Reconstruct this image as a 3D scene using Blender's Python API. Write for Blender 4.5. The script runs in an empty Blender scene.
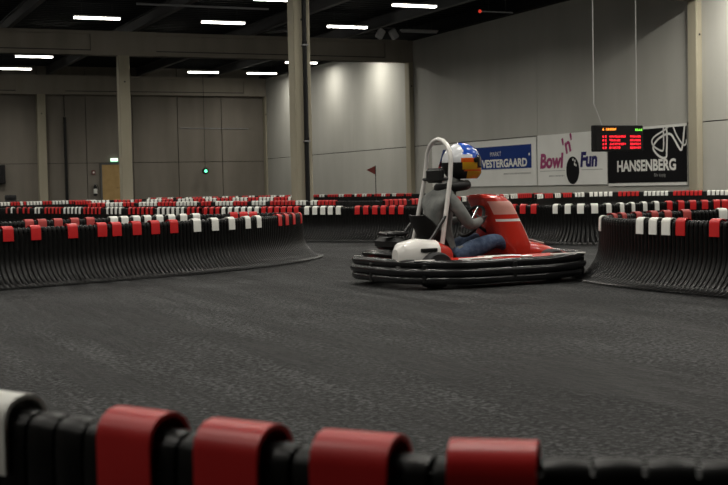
import bpy, math, random
from mathutils import Vector, Matrix
random.seed(7)
C = bpy.context.scene.collection
PI = math.pi

# ------------------------------------------------------------------ materials
def mat(name, col, rough=0.6, metal=0.0, emit=None, strength=0.0, noise=None, bump=None, spec=0.5, coat=0.0):
    m = bpy.data.materials.new(name); m.use_nodes = True
    nt = m.node_tree; b = nt.nodes['Principled BSDF']
    b.inputs['Base Color'].default_value = (*col, 1)
    b.inputs['Roughness'].default_value = rough
    b.inputs['Metallic'].default_value = metal
    b.inputs['Specular IOR Level'].default_value = spec
    b.inputs['Coat Weight'].default_value = coat
    if emit:
        b.inputs['Emission Color'].default_value = (*emit, 1)
        b.inputs['Emission Strength'].default_value = strength
    tc = None
    if noise or bump:
        tc = nt.nodes.new('ShaderNodeTexCoord')
    if noise:
        sc, amt, col2 = noise
        n = nt.nodes.new('ShaderNodeTexNoise'); n.inputs['Scale'].default_value = sc; n.inputs['Detail'].default_value = 6
        nt.links.new(tc.outputs['Object'], n.inputs['Vector'])
        r = nt.nodes.new('ShaderNodeValToRGB'); r.color_ramp.elements[0].position = 0.35; r.color_ramp.elements[1].position = 0.68
        r.color_ramp.elements[0].color = (*col, 1); r.color_ramp.elements[1].color = (*col2, 1)
        nt.links.new(n.outputs['Fac'], r.inputs['Fac']); nt.links.new(r.outputs['Color'], b.inputs['Base Color'])
    if bump:
        sc, st = bump
        n = nt.nodes.new('ShaderNodeTexNoise'); n.inputs['Scale'].default_value = sc; n.inputs['Detail'].default_value = 4
        nt.links.new(tc.outputs['Object'], n.inputs['Vector'])
        bp = nt.nodes.new('ShaderNodeBump'); bp.inputs['Strength'].default_value = st; bp.inputs['Distance'].default_value = 0.01
        nt.links.new(n.outputs['Fac'], bp.inputs['Height']); nt.links.new(bp.outputs['Normal'], b.inputs['Normal'])
    return m

def concrete(name, col, col2, streak=0.5):
    m = bpy.data.materials.new(name); m.use_nodes = True
    nt = m.node_tree; b = nt.nodes['Principled BSDF']; b.inputs['Roughness'].default_value = 0.85
    b.inputs['Specular IOR Level'].default_value = 0.25
    tc = nt.nodes.new('ShaderNodeTexCoord')
    mp = nt.nodes.new('ShaderNodeMapping'); mp.inputs['Scale'].default_value = (1.3, 1.3, 0.22)
    n1 = nt.nodes.new('ShaderNodeTexNoise'); n1.inputs['Scale'].default_value = 1.0; n1.inputs['Detail'].default_value = 7
    n2 = nt.nodes.new('ShaderNodeTexNoise'); n2.inputs['Scale'].default_value = 0.35; n2.inputs['Detail'].default_value = 5
    nt.links.new(tc.outputs['Object'], mp.inputs['Vector']); nt.links.new(mp.outputs['Vector'], n1.inputs['Vector'])
    nt.links.new(tc.outputs['Object'], n2.inputs['Vector'])
    ad = nt.nodes.new('ShaderNodeMath'); ad.operation = 'MULTIPLY_ADD'; ad.inputs[1].default_value = streak; 
    nt.links.new(n1.outputs['Fac'], ad.inputs[0]); 
    ml = nt.nodes.new('ShaderNodeMath'); ml.operation = 'MULTIPLY'; ml.inputs[1].default_value = 1 - streak
    nt.links.new(n2.outputs['Fac'], ml.inputs[0]); nt.links.new(ml.outputs[0], ad.inputs[2])
    r = nt.nodes.new('ShaderNodeValToRGB'); r.color_ramp.elements[0].position = 0.3; r.color_ramp.elements[1].position = 0.7
    r.color_ramp.elements[0].color = (*col, 1); r.color_ramp.elements[1].color = (*col2, 1)
    nt.links.new(ad.outputs[0], r.inputs['Fac']); nt.links.new(r.outputs['Color'], b.inputs['Base Color'])
    return m

def asphalt():
    m = bpy.data.materials.new('asphalt'); m.use_nodes = True
    nt = m.node_tree; N = nt.nodes; L = nt.links; b = N['Principled BSDF']
    b.inputs['Specular IOR Level'].default_value = 0.16
    tc = N.new('ShaderNodeTexCoord')
    def noise(s, d, vec=None, rough=0.6):
        n = N.new('ShaderNodeTexNoise'); n.inputs['Scale'].default_value = s; n.inputs['Detail'].default_value = d
        n.inputs['Roughness'].default_value = rough
        L.new(vec or tc.outputs['Object'], n.inputs['Vector']); return n.outputs['Fac']
    mp = N.new('ShaderNodeMapping'); mp.inputs['Rotation'].default_value = (0, 0, 0.08); mp.inputs['Scale'].default_value = (2.4, 0.22, 1)
    L.new(tc.outputs['Object'], mp.inputs['Vector'])
    big = noise(0.9, 5); skid = noise(1.6, 6, mp.outputs['Vector'], 0.7); fine = noise(42, 3, None, 0.7); mid = noise(11, 8, None, 0.85)
    fm = N.new('ShaderNodeMapRange'); fm.inputs['From Min'].default_value = .36; fm.inputs['From Max'].default_value = .64; L.new(fine, fm.inputs['Value']); fine = fm.outputs['Result']
    sm = N.new('ShaderNodeMapRange'); sm.inputs['From Min'].default_value = .38; sm.inputs['From Max'].default_value = .60; L.new(skid, sm.inputs['Value']); skid = sm.outputs['Result']
    def mth(op, a, c):
        x = N.new('ShaderNodeMath'); x.operation = op
        for i, v in enumerate((a, c)):
            if isinstance(v, float): x.inputs[i].default_value = v
            else: L.new(v, x.inputs[i])
        return x.outputs[0]
    s = mth('ADD', mth('MULTIPLY', big, 0.22), mth('MULTIPLY', skid, 0.17))
    s = mth('ADD', mth('ADD', s, -0.10), mth('MULTIPLY', fine, 0.30)); s = mth('ADD', s, mth('MULTIPLY', mid, 0.25))
    r = N.new('ShaderNodeValToRGB'); e = r.color_ramp.elements
    e[0].position = 0.36; e[0].color = (0.006, 0.0063, 0.0066, 1); e[1].position = 0.64; e[1].color = (0.118, 0.120, 0.121, 1)
    L.new(s, r.inputs['Fac']); L.new(r.outputs['Color'], b.inputs['Base Color'])
    rr = N.new('ShaderNodeMapRange'); rr.inputs['From Min'].default_value = 0.0; rr.inputs['From Max'].default_value = 1.0
    rr.inputs['To Min'].default_value = 0.5; rr.inputs['To Max'].default_value = 0.75
    L.new(skid, rr.inputs['Value']); L.new(rr.outputs['Result'], b.inputs['Roughness'])
    bp = N.new('ShaderNodeBump'); bp.inputs['Strength'].default_value = 0.7; bp.inputs['Distance'].default_value = 0.012
    L.new(mth('ADD', fine, mth('MULTIPLY', mid, 0.7)), bp.inputs['Height']); L.new(bp.outputs['Normal'], b.inputs['Normal'])
    return m

M = {}
M['asphalt'] = asphalt()
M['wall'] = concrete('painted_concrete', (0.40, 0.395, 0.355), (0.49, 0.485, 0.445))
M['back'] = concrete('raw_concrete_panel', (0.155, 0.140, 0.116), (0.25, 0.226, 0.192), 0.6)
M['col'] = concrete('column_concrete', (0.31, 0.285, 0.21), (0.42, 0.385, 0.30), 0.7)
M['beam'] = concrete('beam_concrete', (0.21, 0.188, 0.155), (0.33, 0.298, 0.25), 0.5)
M['seam_and_shade'] = mat('seam_and_painted_shade', (0.03, 0.028, 0.025), 0.9)  # backing in the wall joints; also the beams' painted shadow line
M['roof'] = mat('dark_roof_deck', (0.012, 0.013, 0.014), 0.8, spec=.2)
M['steel'] = mat('dark_painted_steel', (0.04, 0.04, 0.042), 0.6)
M['cable'] = mat('pale_cable', (0.6, 0.6, 0.57), 0.6)
M['conduit'] = mat('galvanised_conduit', (0.35, 0.35, 0.36), 0.5, 0.6)
M['black'] = mat('black_plastic_strip', (0.0035, 0.0035, 0.0035), 0.36, noise=(20, 0, (0.007, 0.007, 0.007)), spec=0.2)
M['blackin'] = mat('black_inner_board', (0.006, 0.006, 0.006), 0.8)
M['red'] = mat('red_cap_plastic', (0.54, 0.012, 0.015), 0.38, noise=(8, 0, (0.62, 0.020, 0.020)), spec=.5)
M['dullred'] = mat('dull_red_cap_plastic', (0.36, 0.03, 0.03), 0.5, noise=(8, 0, (0.5, 0.07, 0.06)))  # duller red used for some of the caps
M['white'] = mat('white_cap_plastic', (0.80, 0.80, 0.74), 0.42, noise=(8, 0, (0.88, 0.88, 0.83)))
M['tube'] = mat('lit_diffuser', (0.9, 0.9, 0.85), 0.5, emit=(1.0, 0.955, 0.85), strength=95)
M['tubeside'] = mat('lit_diffuser_side', (0.9, 0.9, 0.85), 0.5, emit=(1.0, 0.965, 0.87), strength=9)
M['fix'] = mat('fixture_housing', (0.35, 0.35, 0.35), 0.5)
M['wood'] = mat('tan_door_leaf', (0.42, 0.27, 0.10), 0.6, noise=(3, 0, (0.50, 0.33, 0.13)))
M['frame'] = mat('door_frame_grey', (0.12, 0.12, 0.12), 0.6)
M['exit'] = mat('lit_exit_sign', (0.8, 0.9, 0.8), 0.5, emit=(0.75, 1.0, 0.78), strength=1.6)
M['exitg'] = mat('green_exit_face', (0.0, 0.3, 0.1), 0.5, emit=(0.05, 0.6, 0.25), strength=0.6)
M['green'] = mat('lit_green_lamp', (0.1, 0.8, 0.4), 0.5, emit=(0.12, 1.0, 0.45), strength=3)
M['redlamp'] = mat('lit_red_lamp', (0.8, 0.05, 0.03), 0.5, emit=(1.0, 0.06, 0.03), strength=.45)
M['dark'] = mat('matt_black', (0.008, 0.008, 0.008), 0.55, spec=.3)
M['rubber'] = mat('tyre_rubber', (0.012, 0.012, 0.013), 0.75, bump=(60, 0.4))
M['shiny'] = mat('glossy_black_plastic', (0.010, 0.010, 0.011), 0.24, spec=0.6)
M['kred'] = mat('red_bodywork', (0.50, 0.028, 0.016), 0.25, coat=0.5)
M['kwhite'] = mat('white_bodywork', (0.75, 0.73, 0.70), 0.28, coat=0.4)
M['kpink'] = mat('washed_red_sticker', (0.66, 0.33, 0.28), 0.3)
M['chrome'] = mat('bright_metal', (0.7, 0.7, 0.7), 0.25, 1.0)
M['frameblk'] = mat('chassis_tube', (0.02, 0.02, 0.02), 0.35, 0.3)
M['bwhite'] = mat('white_banner_vinyl', (0.76, 0.76, 0.72), 0.6, noise=(1.2, 0, (0.82, 0.82, 0.78)))
M['bblue'] = mat('blue_banner_print', (0.006, 0.035, 0.20), 0.7, spec=.2)
M['bdark'] = mat('black_banner_vinyl', (0.006, 0.006, 0.007), 0.7, spec=.12)
M['magenta'] = mat('magenta_print', (0.33, 0.035, 0.14), 0.6)
M['navy'] = mat('navy_print', (0.022, 0.018, 0.12), 0.7, spec=.2)
M['pred'] = mat('red_print', (0.5, 0.03, 0.03), 0.6)
M['pgrey'] = mat('grey_print', (0.30, 0.30, 0.29), 0.6)
M['ledr'] = mat('red_led', (0.3, 0.0, 0.0), 0.5, emit=(1.0, 0.02, 0.035), strength=1.7)
M['ledo'] = mat('orange_led', (0.3, 0.1, 0.0), 0.5, emit=(1.0, 0.28, 0.03), strength=2.2)
M['ledg'] = mat('green_led', (0.0, 0.3, 0.0), 0.5, emit=(0.25, 0.9, 0.08), strength=1.6)
M['jacket'] = mat('grey_jacket_cloth', (0.11, 0.115, 0.11), 0.85, noise=(9, 0, (0.19, 0.195, 0.185)), bump=(25, 0.6))
M['jeans'] = mat('blue_denim', (0.035, 0.06, 0.12), 0.85, noise=(30, 0, (0.08, 0.12, 0.20)), bump=(60, 0.5))
M['glove'] = mat('dark_glove', (0.03, 0.02, 0.02), 0.7)
M['hblue'] = mat('helmet_blue', (0.01, 0.08, 0.50), 0.2, coat=0.6)
M['hwhite'] = mat('helmet_white', (0.70, 0.72, 0.75), 0.2, coat=0.6)
M['hyellow'] = mat('helmet_yellow', (0.55, 0.30, 0.015), 0.22, coat=0.6)
M['horange'] = mat('helmet_orange', (0.62, 0.10, 0.012), 0.22, coat=0.6)
M['visor'] = mat('dark_visor', (0.01, 0.008, 0.008), 0.08, spec=0.8)
M['flag'] = mat('dark_red_flag', (0.16, 0.025, 0.02), 0.8)
M['extred'] = mat('extinguisher_red', (0.16, 0.012, 0.012), 0.35)

# ------------------------------------------------------------------ mesh builder
class MB:
    def __init__(s): s.v = []; s.f = []; s.m = []; s.mats = []
    def mi(s, m):
        if m not in s.mats: s.mats.append(m)
        return s.mats.index(m)
    def add(s, vs, fs, m):
        o = len(s.v); k = s.mi(m); s.v += [tuple(v) for v in vs]
        for f in fs: s.f.append(tuple(i + o for i in f)); s.m.append(k)
    def box(s, c, d, m, rz=0.0, rot=None, bev=0.0):
        x, y, z = d[0]/2, d[1]/2, d[2]/2
        R = rot if rot is not None else Matrix.Rotation(rz, 3, 'Z')
        if bev <= 0:
            P = [(-x,-y,-z),(x,-y,-z),(x,y,-z),(-x,y,-z),(-x,-y,z),(x,-y,z),(x,y,z),(-x,y,z)]
            F = [(0,3,2,1),(4,5,6,7),(0,1,5,4),(1,2,6,5),(2,3,7,6),(3,0,4,7)]
        else:
            b = min(bev, x*.95, y*.95, z*.95)
            rings = []
            for zz, ins in ((-z, b), (-z+b, 0), (z-b, 0), (z, b)):
                X, Y = x-ins, y-ins; c2 = b if ins == 0 else b*0.6
                rings.append([(-X+c2,-Y,zz),(X-c2,-Y,zz),(X,-Y+c2,zz),(X,Y-c2,zz),(X-c2,Y,zz),(-X+c2,Y,zz),(-X,Y-c2,zz),(-X,-Y+c2,zz)])
            P = [p for r in rings for p in r]; F = [tuple(reversed(range(8))), tuple(range(24, 32))]
            for r in range(3):
                for i in range(8):
                    j = (i+1) % 8; F.append((r*8+i, r*8+j, r*8+8+j, r*8+8+i))
        s.add([Vector(c) + R @ Vector(p) for p in P], F, m)
    def tube(s, pts, r, m, n=8, cap=True, closed=False):
        pts = [Vector(p) for p in pts]; N = len(pts)
        rr = r if isinstance(r, (list, tuple)) else [r]*N
        vs = []; up = None
        for i, p in enumerate(pts):
            if closed: t = pts[(i+1) % N] - pts[i-1]
            else: t = (pts[min(i+1, N-1)] - pts[max(i-1, 0)])
            t.normalize()
            if up is None:
                a = Vector((0,0,1)) if abs(t.z) < 0.9 else Vector((1,0,0)); up = t.cross(a).normalized()
            else:
                up = (up - t*up.dot(t)).normalized()
            w = t.cross(up)
            for k in range(n):
                a = 2*PI*k/n; vs.append(p + (up*math.cos(a) + w*math.sin(a))*rr[i])
        fs = []
        for i in range(N if closed else N-1):
            j = (i+1) % N
            for k in range(n):
                l = (k+1) % n; fs.append((i*n+k, i*n+l, j*n+l, j*n+k))
        if cap and not closed: fs += [tuple(reversed(range(n))), tuple(range((N-1)*n, N*n))]
        s.add(vs, fs, m)
    def lathe(s, prof, c, m, n=20, axis='Z'):
        vs = []; fs = []
        for (r, h) in prof:
            for k in range(n):
                a = 2*PI*k/n; x, y, z = r*math.cos(a), r*math.sin(a), h
                if axis == 'Y': x, y, z = x, h, y
                if axis == 'X': x, y, z = h, x, y
                vs.append((c[0]+x, c[1]+y, c[2]+z))
        for i in range(len(prof)-1):
            for k in range(n):
                l = (k+1) % n; fs.append((i*n+k, i*n+l, i*n+n+l, i*n+n+k))
        fs += [tuple(reversed(range(n))), tuple(range((len(prof)-1)*n, len(prof)*n))]
        s.add(vs, fs, m)
    def loft(s, rings, m, cap=True):
        n = len(rings[0]); vs = [p for r in rings for p in r]; fs = []
        for i in range(len(rings)-1):
            for k in range(n):
                l = (k+1) % n; fs.append((i*n+k, i*n+l, i*n+n+l, i*n+n+k))
        if cap: fs += [tuple(reversed(range(n))), tuple(range((len(rings)-1)*n, len(rings)*n))]
        s.add(vs, fs, m)
    def prism(s, poly, z0, z1, m, fr):   # fr maps (u,v,w)->world
        n = len(poly); vs = [fr(u, v, z0) for u, v in poly] + [fr(u, v, z1) for u, v in poly]
        fs = [tuple(reversed(range(n))), tuple(range(n, 2*n))] + [(i, (i+1) % n, n+(i+1) % n, n+i) for i in range(n)]
        s.add(vs, fs, m)
    def build(s, name, parent=None, smooth=False, origin=None):
        me = bpy.data.meshes.new(name)
        o0 = Vector(origin) if origin is not None else Vector((0,0,0))
        me.from_pydata([tuple(Vector(v)-o0) for v in s.v], [], s.f)
        for m in s.mats: me.materials.append(m)
        me.polygons.foreach_set('material_index', s.m)
        me.validate()
        import bmesh
        b = bmesh.new(); b.from_mesh(me); bmesh.ops.recalc_face_normals(b, faces=b.faces); b.to_mesh(me); b.free()
        if smooth:
            me.polygons.foreach_set('use_smooth', [True]*len(me.polygons))
            try: me.set_sharp_from_angle(angle=math.radians(40))
            except Exception: pass
        me.update()
        o = bpy.data.objects.new(name, me); C.objects.link(o)
        if parent: o.parent = parent
        o.location = o0
        return o

def tag(o, label=None, cat=None, group=None, kind=None):
    if label: o['label'] = label
    if cat: o['category'] = cat
    if group: o['group'] = group
    if kind: o['kind'] = kind
    return o
def empty(name, loc, rz=0.0):
    o = bpy.data.objects.new(name, None); C.objects.link(o); o.location = loc; o.rotation_euler = (0, 0, rz); o.empty_display_size = 0.2
    return o
def relparent(o, e):   # o was built in world coordinates; hang it under e and keep it in place
    o.parent = e; o.matrix_parent_inverse = Matrix.Identity(4)
    Mi = (Matrix.Translation(e.location) @ Matrix.Rotation(e.rotation_euler.z, 4, 'Z')).inverted()
    o.matrix_basis = Mi @ Matrix.Translation(o.location)
    return o
def copy_tree(o, parent=None):
    c = o.copy(); C.objects.link(c); c.parent = parent
    for ch in list(o.children):
        if ch.type != 'LIGHT': copy_tree(ch, c)
    return c

# ------------------------------------------------------------------ the hall
XW = 22.5; YA, YB, YC = 28.01, 45.78, 63.55; ZR = 7.1; XL = -14.0; YF = -12.0
fl = MB(); fl.add([(XL,YF,0),(XW+.3,YF,0),(XW+.3,YC+.4,0),(XL,YC+.4,0),(XL,YF,-.3),(XW+.3,YF,-.3),(XW+.3,YC+.4,-.3),(XL,YC+.4,-.3)],
   [(0,1,2,3),(7,6,5,4),(0,4,5,1),(1,5,6,2),(2,6,7,3),(3,7,4,0)], M['asphalt'])
tag(fl.build('floor'), kind='structure')
# right wall: precast panels with a seam gap at 2.38 m and thin vertical joints
w = MB(); w.box((XW+.2, (YF+YC)/2, ZR/2), (.2, YC-YF+.6, ZR), M['seam_and_shade'])
ys = [YF]; y = YA + .2
joints = [YF, -7.7, -1.75, 4.2, 10.2, 16.1, 22.0, YA, 36.3, YB, 51.7, 57.6, YC]
for a, b in zip(joints[:-1], joints[1:]):
    w.box((XW+.08, (a+b)/2, 1.185), (.16, b-a-.012, 2.37), M['wall'])
    w.box((XW+.08, (a+b)/2, (2.40+ZR)/2), (.16, b-a-.012, ZR-2.40), M['wall'])
tag(w.build('wall_right'), kind='structure')
w = MB(); w.box((XW+.0-18.1, YC+.25, ZR/2), (36.6, .2, ZR), M['seam_and_shade'])
x = XW
while x > XL:
    x0 = x - 2.36; xa = max(x0, XL)
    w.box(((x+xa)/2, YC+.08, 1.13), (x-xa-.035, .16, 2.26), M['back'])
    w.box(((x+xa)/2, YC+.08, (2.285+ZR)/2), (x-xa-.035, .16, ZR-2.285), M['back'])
    x = x0
tag(w.build('wall_back'), kind='structure')
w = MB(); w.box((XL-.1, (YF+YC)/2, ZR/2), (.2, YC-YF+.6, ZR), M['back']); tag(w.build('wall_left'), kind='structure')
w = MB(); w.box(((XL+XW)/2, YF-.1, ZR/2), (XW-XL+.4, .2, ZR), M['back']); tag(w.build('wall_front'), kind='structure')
# roof deck with trapezoid ribs, purlins beneath
w = MB(); w.box(((XL+XW)/2, (YF+YC)/2, ZR+.1), (XW-XL+.8, YC-YF+.8, .2), M['roof'])
y = YF
while y < YC:
    w.box(((XL+XW)/2, y, ZR-.03), (XW-XL, .12, .06), M['roof']); y += .45
tag(w.build('ceiling'), kind='structure')
w = MB(); w.box((XW-.12, (YF+YC)/2, 6.84), (.24, YC-YF, .5), M['roof']); tag(w.build('trim_1'), kind='structure')
n = 2
for x in (-11.5, -7.0, -2.3, 2.4, 6.8, 11.2, 15.7, 19.5):
    w = MB(); L = YC-YF
    w.box((x, (YF+YC)/2, 6.62), (.18, L, .03), M['steel']); w.box((x, (YF+YC)/2, 7.0), (.18, L, .03), M['steel']); w.box((x, (YF+YC)/2, 6.81), (.02, L, .38), M['steel'])
    tag(w.build('trim_%d' % n), kind='structure'); n += 1

# concrete beams across the hall and their columns
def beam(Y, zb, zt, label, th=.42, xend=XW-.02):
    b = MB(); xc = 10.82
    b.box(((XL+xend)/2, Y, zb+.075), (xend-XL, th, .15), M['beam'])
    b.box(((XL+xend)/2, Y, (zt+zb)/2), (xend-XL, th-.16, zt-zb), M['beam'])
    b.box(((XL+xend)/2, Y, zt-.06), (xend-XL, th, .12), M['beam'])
    b.box(((XL+xend)/2, Y, zb+.17), (xend-XL, th-.13, .04), M['seam_and_shade'])  # dark strip painting the shadow line above the bottom flange
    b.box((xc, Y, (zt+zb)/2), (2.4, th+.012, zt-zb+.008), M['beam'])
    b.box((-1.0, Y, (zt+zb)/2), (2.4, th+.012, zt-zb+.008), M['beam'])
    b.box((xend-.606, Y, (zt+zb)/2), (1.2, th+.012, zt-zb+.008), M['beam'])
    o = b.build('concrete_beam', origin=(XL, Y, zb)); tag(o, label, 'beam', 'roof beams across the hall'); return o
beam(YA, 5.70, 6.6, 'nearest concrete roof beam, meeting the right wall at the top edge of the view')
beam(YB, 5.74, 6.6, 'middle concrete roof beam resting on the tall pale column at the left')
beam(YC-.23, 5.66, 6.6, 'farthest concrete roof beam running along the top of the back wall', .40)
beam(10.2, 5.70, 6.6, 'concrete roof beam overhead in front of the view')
def column(x, y, zt, label, wx=.40, wy=.40, pipe=False):
    e = empty('concrete_column', (x, y, 0)); tag(e, label, 'column', 'concrete columns of the hall')
    b = MB(); c = .025
    prof = [(-wx/2+c,-wy/2),(wx/2-c,-wy/2),(wx/2,-wy/2+c),(wx/2,wy/2-c),(wx/2-c,wy/2),(-wx/2+c,wy/2),(-wx/2,wy/2-c),(-wx/2,-wy/2+c)]
    b.loft([[(px, py, z) for px, py in prof] for z in (0, zt)], M['col'])
    b.build('shaft', e)
    h = MB(); h.lathe([(.03,-.008),(.03,0.0)], (0.0,-wy/2-.001, zt-.95), M['dark'], 10, 'Y'); h.build('lifting_socket', e)
    if pipe:
        p = MB(); px = .04
        p.tube([(px,-wy/2-.055,.05),(px,-wy/2-.055,zt)], .055, M['dark'], 12)
        p.build('drain_pipe', e, True)
        for z in (1.9, 4.15, 5.35):
            q = MB(); q.box((px,-wy/2-.055,z), (.15,.125,.04), M['conduit'], bev=.01); q.box((px,-wy/2-.06,z+.06), (.09,.125,.08), M['dark'], bev=.01); q.build('pipe_bracket', e)
    return e
column(10.83, YA, 5.70, 'tall near concrete column with a black pipe strapped up its front', .42, .40, True)
column(10.82, YB, 5.74, 'pale concrete column under the middle roof beam, beside the tan door')
column(10.82, YC-.25, 5.66, 'farthest concrete column standing against the back wall at the left', .42, .38)
column(XW-.1, YA, 5.70, 'flat olive concrete column on the right wall beside the black banner', .2, .40)
column(XW-.1, YB, 5.74, 'thin pale concrete column on the right wall, behind the hoop of the kart', .2, .42)
column(XW-.05, YC-.25, 5.66, 'slim concrete column in the far corner where back and right walls meet', .1, .38)

# ------------------------------------------------------------------ strip lights
def make_light():
    e = empty('strip_light', (0,0,0))
    h = MB(); h.box((0,0,.07), (1.56,.20,.05), M['fix'], bev=.012); h.build('housing', e)
    d = MB()
    d.box((0,0,.016), (1.50,.165,.058), M['tubeside'], bev=.012)
    d.build('diffuser', e)
    for s in (-.5, .5):
        r = MB(); r.tube([(s,0,.09),(s,0,.5)], .006, M['steel'], 6); r.build('hanging_rod', e)
    return e
LABELS = {
 (9.0,41.5): 'strip light above the pale left column',
 (13.3,41.5): 'strip light close below the top edge, between left column and near column',
 (17.9,36.1): 'strip light touching the top edge, right of the near column',
 (17.9,41.5): 'strip light just right of the near column, with the twin spotlights further right',
 (9.0,53.8): 'strip light under the middle beam at far left, the nearer of two there',
 (9.0,59.2): 'strip light at the left edge of the view, lowest and farthest there',
 (17.9,59.2): 'strip light in the far row, left of the last one before the corner',
 (20.9,59.2): 'far strip light closest to the corner of back and right walls',
 (20.9,53.8): 'strip light half hidden by the near column with the pipe',
 (13.3,36.1): 'strip light cut by the top edge, just left of the near column',
}
LD = {}
def lamp_data(w, spread):
    k = (w, spread)
    if k not in LD:
        l = bpy.data.lights.new('lamp', 'AREA'); l.shape = 'RECTANGLE'; l.size = 1.45; l.size_y = .14
        l.energy = w; l.spread = math.radians(spread); l.color = (1.0, .955, .86); LD[k] = l
    return LD[k]
PW = 62.0
p0 = make_light(); first = True
for Y in (3.8, 8.6, 13.4, 19.0, 25.0, 31.0, 36.1, 41.5, 48.7, 53.8, 59.2):  # nearest two rows are added, unseen, to light the barrier caps
    for X in (-7.5, -3.0, 1.3, 4.9, 9.0, 13.3, 17.9, 20.9):
        if X == 20.9 and Y in (36.1, 41.5, 59.2-200): continue
        if X == 13.3 and Y in (53.8, 59.2): continue
        if X == 17.9 and Y == 53.8: continue
        if X == 20.9 and Y == 31.0: continue
        if X == 20.9 and Y < 18: continue
        o = p0 if first else copy_tree(p0); first = False
        o.location = (X, Y, 6.47)
        near = X == 20.9
        lo = bpy.data.objects.new('lamp', lamp_data(PW*({25.0: 5.2, 48.7: 2.0, 53.8: 1.5}.get(Y, 1.3) if near else 1.0), 178 if near else 150))
        C.objects.link(lo); lo.parent = o; lo.location = (0, 0, -.016)
        tag(o, LABELS.get((X, Y), 'unseen strip light, among rows continued and added to light the track'), 'ceiling light', 'strip lights under the roof')
def spare_light(x, y, z, label):
    e = empty('strip_light', (x, y, z)); tag(e, label, 'ceiling light')
    h = MB(); h.box((0,0,.07), (1.5,.18,.06), M['fix'], bev=.012); h.build('housing', e)
    d = MB(); d.tube([(-.72,0,.02),(.72,0,.02)], .03, M['conduit'], 8); d.build('dead_tube', e)
    for s in (-.5, .5):
        r = MB(); r.tube([(s,0,.09),(s,0,.5)], .006, M['steel'], 6); r.build('hanging_rod', e)
spare_light(20.75, 41.5, 6.38, 'unlit grey strip light near the right wall, right of the twin spotlights')

# ceiling conduits and ducts
def pipe(name, pts, r, m, label, cat, n=8):
    b = MB(); b.tube(pts, r, m, n); o = b.build(name, None, True, origin=pts[0]); tag(o, label, cat); return o
pipe('conduit', [(9.6,38.6,6.575),(13.9,38.6,6.575)], .035, M['conduit'], 'thin light conduit under the roof above the middle beam', 'pipe')
pipe('conduit', [(12.2,34.0,6.575),(16.2,34.0,6.575)], .035, M['conduit'], 'light conduit under the roof at the top edge, left of the near column', 'pipe')

# twin spotlights under the roof near the right wall
e = empty('twin_spotlight', (19.78, 42.2, 6.6)); tag(e, 'pair of grey spotlights splayed apart under the dark roof', 'spotlight')
b = MB(); b.box((0,0,0), (.66,.06,.05), M['steel']); b.build('mounting_bar', e)
for s in (-1, 1):
    b = MB(); R = Matrix.Rotation(-s*.55, 3, 'Y')
    b.box((s*.27,0,-.22), (.26,.2,.36), M['fix'], rot=R, bev=.03); b.build('lamp_head', e)

# red tipped rod by the right wall
e = empty('emergency_lamp', (18.97, 33.8, 6.05)); tag(e, 'thin grey ceiling bar with a small red lamp at its left end', 'lamp')
b = MB(); b.tube([(0,0,0),(1.15,0,0)], .022, M['conduit'], 8); b.build('bar', e)
b = MB(); b.lathe([(.01,-.05),(.045,-.03),(.05,.02),(.02,.05)], (0,0,0), M['redlamp'], 12, 'X'); b.build('red_lamp', e)
for s in (.3, .9):
    b = MB(); b.tube([(s,0,0),(s,0,.6)], .006, M['steel'], 6); b.build('hanging_rod', e)

# ------------------------------------------------------------------ back wall fittings
YW = YC - .0
e = empty('door_1', (14.25, YW-.03, 0)); e['kind'] = 'structure'
b = MB(); b.box((0,0,1.09), (.92,.05,2.18), M['wood']); b.build('door_leaf', e)
b = MB(); b.box((-.50,0,1.11), (.08,.08,2.22), M['frame']); b.box((.50,0,1.11), (.08,.08,2.22), M['frame']); b.box((0,0,2.22), (1.08,.08,.08), M['frame']); b.build('door_frame', e)
b = MB(); b.tube([(.36,-.03,1.02),(.36,-.09,1.02),(.24,-.09,1.02)], .012, M['chrome'], 8); b.build('door_handle', e)
e = empty('exit_sign', (14.42, YW-.06, 2.42)); tag(e, 'small lit green-white exit sign above the tan door', 'sign')
b = MB(); b.box((0,0,0), (.36,.05,.15), M['exit'], bev=.01); b.build('sign_box', e)
b = MB(); b.box((0,.0,-.09), (.38,.07,.03), M['exitg']); b.build('base', e)
b = MB(); b.tube([(-.06,-.027,-.05),(-.02,-.027,.0),(.02,-.027,.05)], .008, M['exitg'], 5); b.tube([(.06,-.027,-.04),(-.01,-.027,.0)], .008, M['exitg'], 5); b.tube([(.02,-.027,.0),(.1,-.027,.0)], .006, M['exitg'], 5); b.build('pictogram', e)
e = empty('fire_extinguisher', (13.42, YW-.10, .62)); tag(e, 'dark fire extinguisher with a pale label on the wall left of the tan door', 'fire extinguisher')
b = MB(); b.lathe([(.02,0),(.09,.02),(.095,.06),(.095,.42),(.07,.50),(.03,.54),(.03,.58)], (0,0,0), M['dark'], 16); b.build('cylinder', e, True)
b = MB(); b.lathe([(.0965,.12),(.0965,.36)], (0,0,0), M['white'], 16); b.build('label_band', e, True)
b = MB(); b.tube([(0,0,.58),(.1,0,.56),(.15,0,.4),(.13,0,.15)], .013, M['dark'], 6); b.box((0,0,.60), (.14,.03,.03), M['chrome']); b.build('hose', e)
e = empty('call_point', (13.36, YW-.04, 1.80)); tag(e, 'small dark red call point box above the fire extinguisher', 'alarm box')
b = MB(); b.box((0,0,0), (.17,.08,.20), M['extred'], bev=.01); b.build('box_body', e)
b = MB(); b.box((0,-.045,0), (.09,.01,.09), M['white']); b.build('press_plate', e)
e = empty('signal_lamp', (19.0, YW-.62, 1.78)); tag(e, 'round black signal lamp glowing green, hanging before the back wall', 'signal light')
b = MB(); b.lathe([(.08,-.10),(.16,-.09),(.17,-.02),(.15,.08),(.05,.12)], (0,0,0), M['dark'], 20, 'Y'); b.build('lamp_housing', e, True)
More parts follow.
